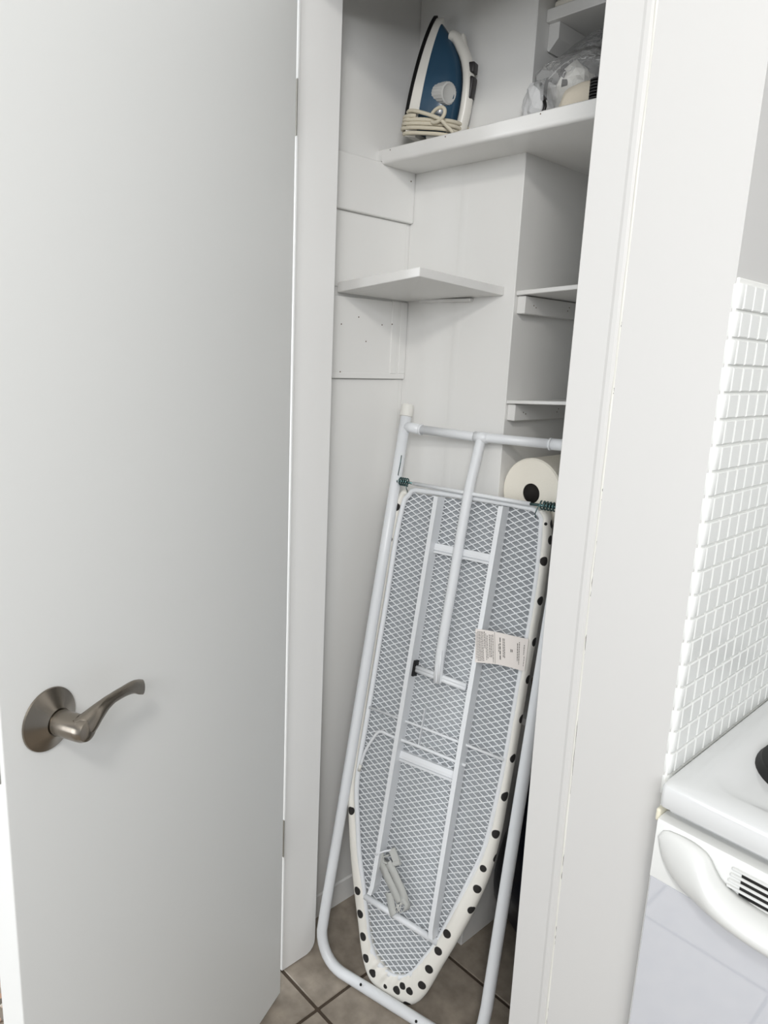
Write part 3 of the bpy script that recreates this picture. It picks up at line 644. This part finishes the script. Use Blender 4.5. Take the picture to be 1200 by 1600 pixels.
# ------------------------------------------------------------------ steam iron on the top shelf
LI = 0.226
hdir = Vector((0.962, 0.272, 0)).normalized(); wdir = Vector((0, 0, 1)).cross(hdir)
tilt = R(9)
base = Vector((-0.0330, 0.3110, 1.7842))
zi = (Vector((0, 0, 1)) * cos(tilt) + hdir * sin(tilt)).normalized(); hi_ = (hdir * cos(tilt) - Vector((0, 0, 1)) * sin(tilt)).normalized()
iron = thing('steam_iron', 'blue and white steam iron standing on its heel on the top shelf, cord wrapped', 'iron', mw=frame_matrix(base, hi_, wdir, zi))
IO = Vector((0, 0, 0.0175))     # lift so the tilted heel's far corner clears the shelf
def hw(t, k=1.0): return k * 0.047 * max(0.0, (1 - max(0, t) ** 2.3)) ** 0.80 * (0.93 + 0.07 * min(1, t * 6))
def band(d0, d1, z0, z1, k0, k1, n=28, name='', m=None, parent=None, curve=0.0):
    rings = []
    for i in range(n + 1):
        s = i / n; s = 1 - (1 - s) ** 1.6
        a0 = hw(s, k0); a1 = hw(s, k1); z = z0 + (z1 - z0) * s
        dd = d1 - curve * s
        m_ = 0.5 * (d0 + dd)
        rings.append([Vector((d0, -a0, z)) + IO, Vector((m_, -(a0 * .5 + a1 * .5) * 1.01, z)) + IO, Vector((dd, -a1, z)) + IO, Vector((dd, a1, z)) + IO, Vector((m_, (a0 * .5 + a1 * .5) * 1.01, z)) + IO, Vector((d0, a0, z)) + IO])
    bm = B(); loft(bm, rings); return obj(name, bm, m, parent, 'auto')
band(0.0, 0.0075, 0.012, LI, 1.0, 1.0, name='soleplate', m=M['iron_black'], parent=iron)
band(0.0076, 0.030, 0.0, LI - 0.004, 1.0, 0.93, name='skirt', m=M['iron_white'], parent=iron, curve=0.008)
# blue body: rises away from the sole, highest in the middle
bm = B(); rings = []
N = 30
for i in range(N + 1):
    s = i / N; s = 1 - (1 - s) ** 1.5
    z = 0.008 + (LI - 0.018) * s
    top_d = 0.020 + 0.073 * (1 - max(0, (s - 0.25) / 0.75) ** 2.7); a = hw(s * 0.98, 0.90)
    ring = []
    for k in range(15):
        th = pi * k / 14
        ring.append(Vector((0.020 - 0.004 * s + (top_d - 0.020) * (sin(th) ** 0.75), -a * cos(th) * (1 if abs(cos(th)) < .99 else 1), z)) + IO)
    rings.append(ring)
loft(bm, rings); obj('body', bm, M['iron_blue'], iron, 'auto', label='dark blue glossy water tank body')
# handle: white arch from heel to front
hp = [(0.060, 0, 0.013), (0.088, 0, 0.014), (0.102, 0, 0.020), (0.107, 0, 0.050), (0.106, 0, 0.085), (0.101, 0, 0.118), (0.090, 0, 0.148), (0.073, 0, 0.172), (0.060, 0, 0.186), (0.048, 0, 0.190)]
P = crom([Vector(p) + IO for p in hp], 5); n = len(P)
bm = B(); tube(bm, P, 0.0108, 16, flat=[(1.35, 1.0)] * n, up=(0, 1, 0)); hnd = obj('handle', bm, M['iron_white'], iron, True)
bm = B(); hexa(bm, [Vector(p) + IO for p in [(0.045, -0.030, 0.0), (0.098, -0.018, 0.0), (0.098, 0.018, 0.0), (0.045, 0.030, 0.0)]], [Vector(p) + IO for p in [(0.045, -0.030, 0.030), (0.100, -0.016, 0.034), (0.100, 0.016, 0.034), (0.045, 0.030, 0.030)]], 0.005, 3); obj('heel_rest', bm, M['iron_white'], iron, 'auto')
bm = B(); hexa(bm, [Vector(p) + IO for p in [(0.102, -0.011, 0.078), (0.118, -0.010, 0.082), (0.118, 0.010, 0.082), (0.102, 0.011, 0.078)]], [Vector(p) + IO for p in [(0.097, -0.011, 0.124), (0.117, -0.010, 0.120), (0.117, 0.010, 0.120), (0.097, 0.011, 0.124)]], 0.004, 3); obj('grip_button', bm, M['iron_grey'], hnd, 'auto')
bm = B(); hexa(bm, [Vector(p) + IO for p in [(0.096, -0.011, 0.127), (0.114, -0.010, 0.126), (0.114, 0.010, 0.126), (0.096, 0.011, 0.127)]], [Vector(p) + IO for p in [(0.088, -0.011, 0.143), (0.112, -0.010, 0.146), (0.112, 0.010, 0.146), (0.088, 0.011, 0.143)]], 0.003, 3); obj('steam_button', bm, M['iron_grey'], hnd, 'auto')
bm = B(); hexa(bm, [Vector(p) + IO for p in [(0.085, -0.008, 0.152), (0.094, -0.007, 0.153), (0.094, 0.007, 0.153), (0.085, 0.008, 0.152)]], [Vector(p) + IO for p in [(0.070, -0.008, 0.190), (0.074, -0.006, 0.196), (0.074, 0.006, 0.196), (0.070, 0.008, 0.190)]], 0.003, 2); obj('spray_nozzle', bm, M['iron_white'], hnd, 'auto')
# temperature dial on the side of the tank under the handle
dn = Vector((0.94, -0.34, 0)).normalized(); dmx = frame_matrix(Vector((0.0725, -0.0270, 0.083)) + IO, Vector((0.34, 0.94, 0)).normalized(), (0, 0, 1), dn)
bm = B(); prof = [(0.0190, -0.020), (0.0198, 0.0060), (0.0190, 0.0090), (0.0168, 0.0102), (0.0146, 0.0092), (0.0136, 0.0086), (0.001, 0.0085)]
rings = []
for r_, z_ in prof:
    rings.append([dmx @ Vector(((r_ + (0.0008 * (k % 2) if r_ > .0185 else 0)) * cos(2 * pi * k / 48), (r_ + (0.0008 * (k % 2) if r_ > .0185 else 0)) * sin(2 * pi * k / 48), z_)) for k in range(48)])
loft(bm, rings); obj('temperature_dial', bm, M['iron_dial'], iron, 'auto', label='ribbed silver-grey temperature dial')
# cord wrapped round the heel, loose loop at the side
def heel(a, z, g=0.004):
    ex, ey = 0.054 + g, 0.0455 + g
    c, s = cos(a), sin(a); q = 2 / 3.2
    return Vector((0.050 + ex * math.copysign(abs(c) ** q, c), ey * math.copysign(abs(s) ** q, s), z)) + IO
P = []
for k in range(0, 241):
    t = k / 240; a = -2.4 + 2 * pi * 4.1 * t
    P.append(heel(a, 0.004 + 0.034 * t ** 0.8 + 0.003 * sin(a + 1) * t, 0.0045 + 0.003 * (k % 60 > 30)))
e = P[-1]
bm = B(); tube(bm, P, 0.0038, 8); cord = obj('cord', bm, M['cord'], iron, True, label='cream cord wound round the heel')
lc = Vector((0.080, -0.0560, 0.038)) + IO
ringp = [lc + Vector((0.0165 * cos(t), -0.004 * cos(t), 0.0125 * sin(t) + 0.004 * cos(t))) for t in [pi * 0.95 - 2 * pi * k / 14 * 1.0 for k in range(13)]]
bm = B(); tube(bm, crom([heel(-2.6, 0.036), heel(-2.1, 0.044, .007), heel(-1.65, 0.042, .010)] + ringp[6:] [::-1][:0] + [lc + Vector((0.004, -0.002, -0.006)), lc + Vector((0.020, 0.004, -0.016)), lc + Vector((0.034, 0.012, -0.026))], 6), 0.0036, 8); tube(bm, crom(ringp, 4), 0.0036, 8); obj('cord_loop', bm, M['cord'], cord, True)

# ------------------------------------------------------------------ paper towel roll
RR = 0.0708
roll = thing('paper_towel_roll', 'cream paper towel roll lying end-on behind the ironing board top', 'paper towel', (0.2895, 0.3795, 1.0465))
rm = frame_matrix((0, 0, RR), (1, 0, 0), (0, 0, 1), (0, -1, 0)) 
bm = B(); lathe(bm, [(0.0200, 0.0), (RR - 0.003, 0.0), (RR, -0.003), (RR, -0.257), (RR - 0.003, -0.26), (0.0200, -0.26)], 56, rm, cap=False)
rings = [[rm @ Vector((0.0200 * cos(2 * pi * k / 32), 0.0200 * sin(2 * pi * k / 32), z)) for k in range(32)] for z in (0.0, -0.26)]
loft(bm, rings, cap=False); obj('paper', bm, M['paper'], roll, 'auto')
bm = B(); rings = [[rm @ Vector((r_ * cos(2 * pi * k / 32), r_ * sin(2 * pi * k / 32), z)) for k in range(32)] for r_, z in ((0.0198, -0.001), (0.0198, -0.12), (0.002, -0.121))]
loft(bm, rings, cap=True); obj('core', bm, M['cardcore'], roll, True, label='dark hollow cardboard core')

# ------------------------------------------------------------------ plastic bag and what is in it, on the top shelf
def blob(c, r, seed, amp=0.12, n=3, flatz=None, sq=1.0):
    bm = B(); bmesh.ops.create_icosphere(bm, subdivisions=n, radius=1.0)
    rr = random.Random(seed); ph = [(Vector((rr.uniform(-1, 1), rr.uniform(-1, 1), rr.uniform(-1, 1))).normalized(), rr.uniform(2, 7), rr.uniform(0, 6)) for _ in range(9)]
    for v in bm.verts:
        d = v.co.normalized(); s = 1 + amp * sum(sin(f * d.dot(a) + p) for a, f, p in ph) / 3
        q = Vector([math.copysign(abs(x) ** sq, x) for x in d]) * s
        v.co = Vector((c[0] + q.x * r[0], c[1] + q.y * r[1], c[2] + q.z * r[2]))
        if flatz is not None and v.co.z < flatz: v.co.z = flatz + (v.co.z - flatz) * 0.02
    return bm
SZ = 1.7836
def crinkle(b, amp, seed):
    rr = random.Random(seed)
    for v in b.verts:
        k = 0.15 if v.co.z < SZ + 0.006 else 1
        v.co += Vector((rr.uniform(-amp, amp), rr.uniform(-amp, amp), rr.uniform(-amp, amp))) * k
        v.co.z = max(v.co.z, SZ + 0.0003)
    return b
bag = thing('plastic_bag', 'crumpled clear plastic bag wrapped over packets on the right of the top shelf', 'bag', (0.32, 0.37, SZ))
def rel(b, p):
    for v in b.verts: v.co -= p.location
    return b
bmf = blob((0.330, 0.376, SZ + 0.056), (0.092, 0.080, 0.064), 21, 0.16, 4, SZ)
rr = random.Random(9)
for v in bmf.verts:
    v.co += Vector((rr.uniform(-.002, .002), rr.uniform(-.002, .002), rr.uniform(-.002, .002) if v.co.z > SZ + 0.01 else 0))
obj('film', rel(bmf, bag), M['film'], bag, False)
bmf = blob((0.325, 0.400, SZ + 0.124), (0.068, 0.045, 0.034), 33, 0.28, 4, SZ + 0.10)
obj('bag_neck', rel(bmf, bag), M['film'], bag, False)
bm = B(); rr = random.Random(12)
for k in range(20):
    th = rr.uniform(-2.6, 0.3); e0 = rr.uniform(0.25, 1.2); P = []
    for q in range(6):
        th += rr.uniform(-.16, .16); e0 += rr.uniform(-.02, .16)
        P.append(Vector((0.330 + 0.090 * cos(e0) * cos(th), 0.376 + 0.078 * cos(e0) * sin(th), SZ + 0.050 + 0.066 * sin(e0) - 0.02 * cos(e0))))
    tube(bm, crom(P, 3), [0.0002] + [rr.uniform(0.0004, 0.0010) for _ in range(14)] + [0.0002], 5)
obj('film_highlight', rel(bm, bag), M['fold_highlight'], bag, True, kind='stuff')  # thin pale strands standing in for highlight streaks on the creases
t = thing('wrapped_packet', 'white foil-wrapped packet with black diamond marks inside the clear bag', 'packet', (0.300, 0.345, SZ))
obj('wrapper', rel(crinkle(blob((0.312, 0.372, SZ + 0.048), (0.036, 0.030, 0.046), 4, 0.16, 3, None, 0.8), 0.0034, 5), t), M['white_pack'], t)
def mark(x, y, z, s, parent, nrm=(0.6, -0.77, 0.2), rot=0.5, k=1.0):
    nrm = Vector(nrm).normalized(); a = Vector((0, 0, 1)).cross(nrm).normalized(); b = nrm.cross(a); ca, sa = cos(rot), sin(rot)
    e1, e2 = a * ca + b * sa, b * ca - a * sa; c = Vector((x, y, z))
    bm = B(); q = [c + e1 * s * k, c + e2 * s, c - e1 * s * k, c - e2 * s]
    hexa(bm, [p - nrm * 0.004 for p in q], [p + nrm * 0.0022 for p in q]); obj('black_mark', rel(bm, parent), M['black'], parent)
mark(0.3035, 0.3400, SZ + 0.0797, 0.0072, t, rot=0.2, k=.75); mark(0.3055, 0.3436, SZ + 0.0646, 0.0072, t, rot=0.75)
o = obj('grey_packet', crinkle(blob((0.262, 0.345, SZ + 0.036), (0.030, 0.034, 0.040), 8, 0.14, 3, SZ + 0.002, 0.8), 0.0026, 6), M['greypack']); tag(o, 'pale grey lumpy packet at the left end of the clear bag', 'packet')
mark(0.2790, 0.3125, SZ + 0.0590, 0.0034, o, rot=0.3, k=.7)
o = obj('beige_cloth', blob((0.366, 0.315, SZ + 0.020), (0.050, 0.022, 0.025), 14, 0.08, 4, SZ), M['beige'], None, True); tag(o, 'beige folded cloth lying flat at the bottom of the clear bag', 'cloth')
o = obj('beige_sponge', blob((0.402, 0.400, SZ + 0.052), (0.042, 0.044, 0.050), 16, 0.08, 4), M['beige'], None, True); tag(o, 'rounded beige bundle on top of the cloth by the right casing', 'cloth')
bm = B(); ribbon(bm, [(0.2860, 0.3200, SZ + 0.068), (0.2870, 0.3150, SZ + 0.052), (0.2900, 0.3130, SZ + 0.034)], 0.006, 0.0016, (0.68, 0.73, 0)); o = obj('grey_strip', bm, M['iron_grey']); tag(o, 'short dark grey strip upright at the front of the clear bag', 'strip')
bm = B(); tube(bm, crom([(0.2920, 0.3080, SZ + 0.030), (0.2960, 0.3060, SZ + 0.020), (0.2930, 0.3040, SZ + 0.010), (0.2870, 0.3000, SZ + 0.0035)], 5), 0.0032, 8); o = obj('black_cable', bm, M['black'], None, True); tag(o, 'short black cable end hanging from the clear bag onto the shelf', 'cable')
bm = B()
for k in range(7):
    lathe(bm, [(0.010, 0), (0.012, 0.001), (0.012, 0.003), (0.010, 0.004)], 16, Matrix.Translation((0.4120, 0.2800, SZ + 0.0005 + k * 0.0045)))
o = obj('ribbed_cap', bm, M['black'], None, 'auto'); tag(o, 'black ribbed cap on the top shelf beside the right casing', 'cap')
# folded cream cloths on the high shelf
t = thing('folded_linen', 'cream folded linen on the highest shelf', 'linen', (0.27, 0.49, 2.0008))
for k in range(3):
    bm = B(); box(bm, (-0.048, -0.083, k * 0.018), (0.10, 0.16, k * 0.018 + 0.0165), 0.006, 3); obj('fold', bm, M['paper'], t, 'auto')

# ------------------------------------------------------------------ things in the dark foot of the closet
o = obj('navy_bag', blob((0.345, 0.545, 0.225), (0.125, 0.140, 0.2245), 41, 0.10, 4, 0.001, 0.75), M['navy'], None, True); tag(o, 'dark navy plastic bag on the closet floor behind the ironing board leg', 'bag')
for v in o.data.vertices:
    v.co.x = max(v.co.x, 0.2195)
    v.co.z = max(v.co.z, 0.0005)
bx = thing('cardboard_box', 'brown cardboard box low in the recess beside the casing', 'box', (0.40, 0.49, 0.632))
bm = B(); box(bm, (-0.085, -0.085, 0), (0.12, 0.12, 0.09), 0.002, 1); obj('carton', bm, M['card'], bx)
bm = B(); box(bm, (-0.085, -0.012, 0.0902), (0.12, 0.012, 0.0906)); obj('tape', bm, M['beige'], bx)

# ------------------------------------------------------------------ stove at the right, against the tiled wall
SX, SY = 0.8122, -0.0760
st = thing('stove', 'white electric stove with black hob beside the tiled wall', 'stove', (SX + 0.295, 0.22, 0))
def so(name, bm, m, parent=None, smooth=False, label=None, kind=None):
    for v in bm.verts: v.co -= st.location
    return obj(name, bm, m, parent or st, smooth, kind, label)
X1 = SX + 0.59
bm = B(); box(bm, (SX + 0.003, -0.0525, 0.05), (X1 - 0.003, 0.52, 0.884), 0.002, 1); so('body', bm, M['enamel'])
# cooktop tray: raised rim, rounded corners, shallow dished well
def rrect(x0, y0, x1, y1, r, z, n=8):
    pts = []
    for cx, cy, a0 in ((x1 - r, y1 - r, 0), (x0 + r, y1 - r, pi / 2), (x0 + r, y0 + r, pi), (x1 - r, y0 + r, 3 * pi / 2)):
        for k in range(n + 1): pts.append((cx + r * cos(a0 + pi / 2 * k / n), cy + r * sin(a0 + pi / 2 * k / n), z))
    return pts
x0, y0, x1, y1 = SX, SY, X1, 0.525
bm = B(); loft(bm, [rrect(x0 + .012, y0 + .012, x1 - .012, y1 - .012, 0.004, 0.8955), rrect(x0 + .001, y0 + .001, x1 - .001, y1 - .001, 0.005, 0.8955), rrect(x0, y0, x1, y1, 0.006, 0.8968), rrect(x0, y0, x1, y1, 0.006, 0.9190), rrect(x0 + .001, y0 + .001, x1 - .001, y1 - .001, 0.006, 0.9222), rrect(x0 + .004, y0 + .004, x1 - .004, y1 - .004, 0.006, 0.9240),
    rrect(x0 + .030, y0 + .034, x1 - .030, y1 - .030, 0.035, 0.9240), rrect(x0 + .036, y0 + .040, x1 - .036, y1 - .036, 0.035, 0.9226), rrect(x0 + .050, y0 + .055, x1 - .050, y1 - .050, 0.03, 0.9185)])
so('cooktop', bm, M['enamel'], smooth='auto')
for hx, hy, hr in ((0.9420, 0.0950, 0.082), (0.9420, 0.365, 0.072), (1.245, 0.0950, 0.072), (1.245, 0.365, 0.082)):
    bm = B(); lathe(bm, [(hr + 0.004, 0.9187), (hr + 0.003, 0.9215), (hr, 0.9235), (hr - 0.002, 0.9290), (hr - 0.006, 0.9310), (0.025, 0.9310), (0.022, 0.9285), (0.002, 0.9285)], 48, Matrix.Translation((hx, hy, 0))); so('hob', bm, M['hob'], smooth='auto', label='round black hob plate')
# fascia (top part of the oven door), its vent and the big crescent handle
fy = -0.0760
bm = B(); loft(bm, [[(SX + .0015, y, z) for y, z in fp] if False else [(x, y, z) for y, z in [(fy + .024, 0.8795), (fy + .006, 0.8800), (fy + .0015, 0.8790), (fy, 0.8760), (fy, 0.8060), (fy + .024, 0.8060)]] for x in (SX + .0015, X1 - .0015)])
od = so('oven_door', bm, M['plastic'], smooth='auto', label='white fascia of the oven door')
bm = B(); box(bm, (SX + .0015, fy + 0.001, 0.13), (X1 - .0015, fy + .024, 0.8055), 0.0015, 1); so('door_glass', bm, M['ovenglass'], od, label='glossy white oven door glass')
bm = B(); box(bm, (SX - 0.0045, fy + .006, 0.872), (SX + 0.0010, fy + .035, 0.8870), 0.002, 2); so('corner_clip', bm, M['cream'], label='small cream plastic corner clip')
bm = B(); box(bm, (SX + .004, -0.050, 0.05), (X1 - .004, -0.045, 0.125), 0.001, 1); so('drawer_front', bm, M['enamel'])
VX0 = 0.908
bm = B(); box(bm, (VX0, fy - 0.0006, 0.8385), (X1 - (VX0 - SX), fy + 0.0005, 0.8680)); vent = so('vent', bm, M['black'], od, label='black vent slots')
for k in range(5):
    z = 0.8385 + k * 0.00735 - 0.0016
    bm = B(); box(bm, (VX0 - 0.010 - .001 * (4 - k), fy - 0.0024, z), (X1 - (VX0 - SX) + 0.010, fy - 0.0002, z + 0.0034), 0.0008, 1); so('slat', bm, M['plastic'], vent, 'auto')
def tab(x, T):
    for (x0, v0), (x1, v1) in zip(T, T[1:]):
        if x <= x1: return v0 + (v1 - v0) * (x - x0) / (x1 - x0)
    return T[-1][1]
ZU = [(0, .862), (.003, .869), (.010, .8725), (.025, .8745), (.040, .874), (.052, .870), (.060, .863), (.066, .853), (.073, .8465), (.087, .8415), (.118, .8388), (.3, .8380)]
ZL = [(0, .860), (.002, .850), (.005, .841), (.012, .830), (.022, .8205), (.037, .8125), (.060, .8085), (.0856, .807), (.130, .805), (.3, .8045)]
def hz(x):        # lower and upper edge, bulge of the handle at a distance x from its end
    return tab(x, ZL), tab(x, ZU), 0.003 + 0.030 * (1 - (1 - min(1.0, x / 0.12)) ** 1.7)
HX0 = SX + 0.0065; HL = (X1 - SX - 0.013)
bm = B(); rings = []
xs = [0, .001, .003, .006, .010, .015, .021, .028, .036, .044, .052, .058, .064, .070, .076, .082, .089, .096, .103, .110, .125, .15, .2, .25, HL / 2]
xs = xs + [HL - x for x in xs[-2::-1]]
for x in xs:
    zl, zu, bu = hz(min(x, HL - x)); ring = []
    for k in range(17):
        th = pi * k / 16
        zz = (zl + zu) / 2 - (zu - zl) / 2 * cos(th)
        ring.append((HX0 + x, fy - 0.0004 - bu * (sin(th) ** 0.8), zz))
    rings.append(ring)
loft(bm, rings); so('handle', bm, M['plastic'], od, True, label='broad white crescent handle')
# ------------------------------------------------------------------ rug on the room floor behind the door
bm = B(); box(bm, (-0.45, -0.40, 0), (0.25, 0.40, 0.008), 0.003, 2); o = obj('floor_rug', bm, M['rug']); o.location = (-0.52, -0.68, 0.0003); tag(o, 'speckled brown rug on the floor behind the open door', 'rug')
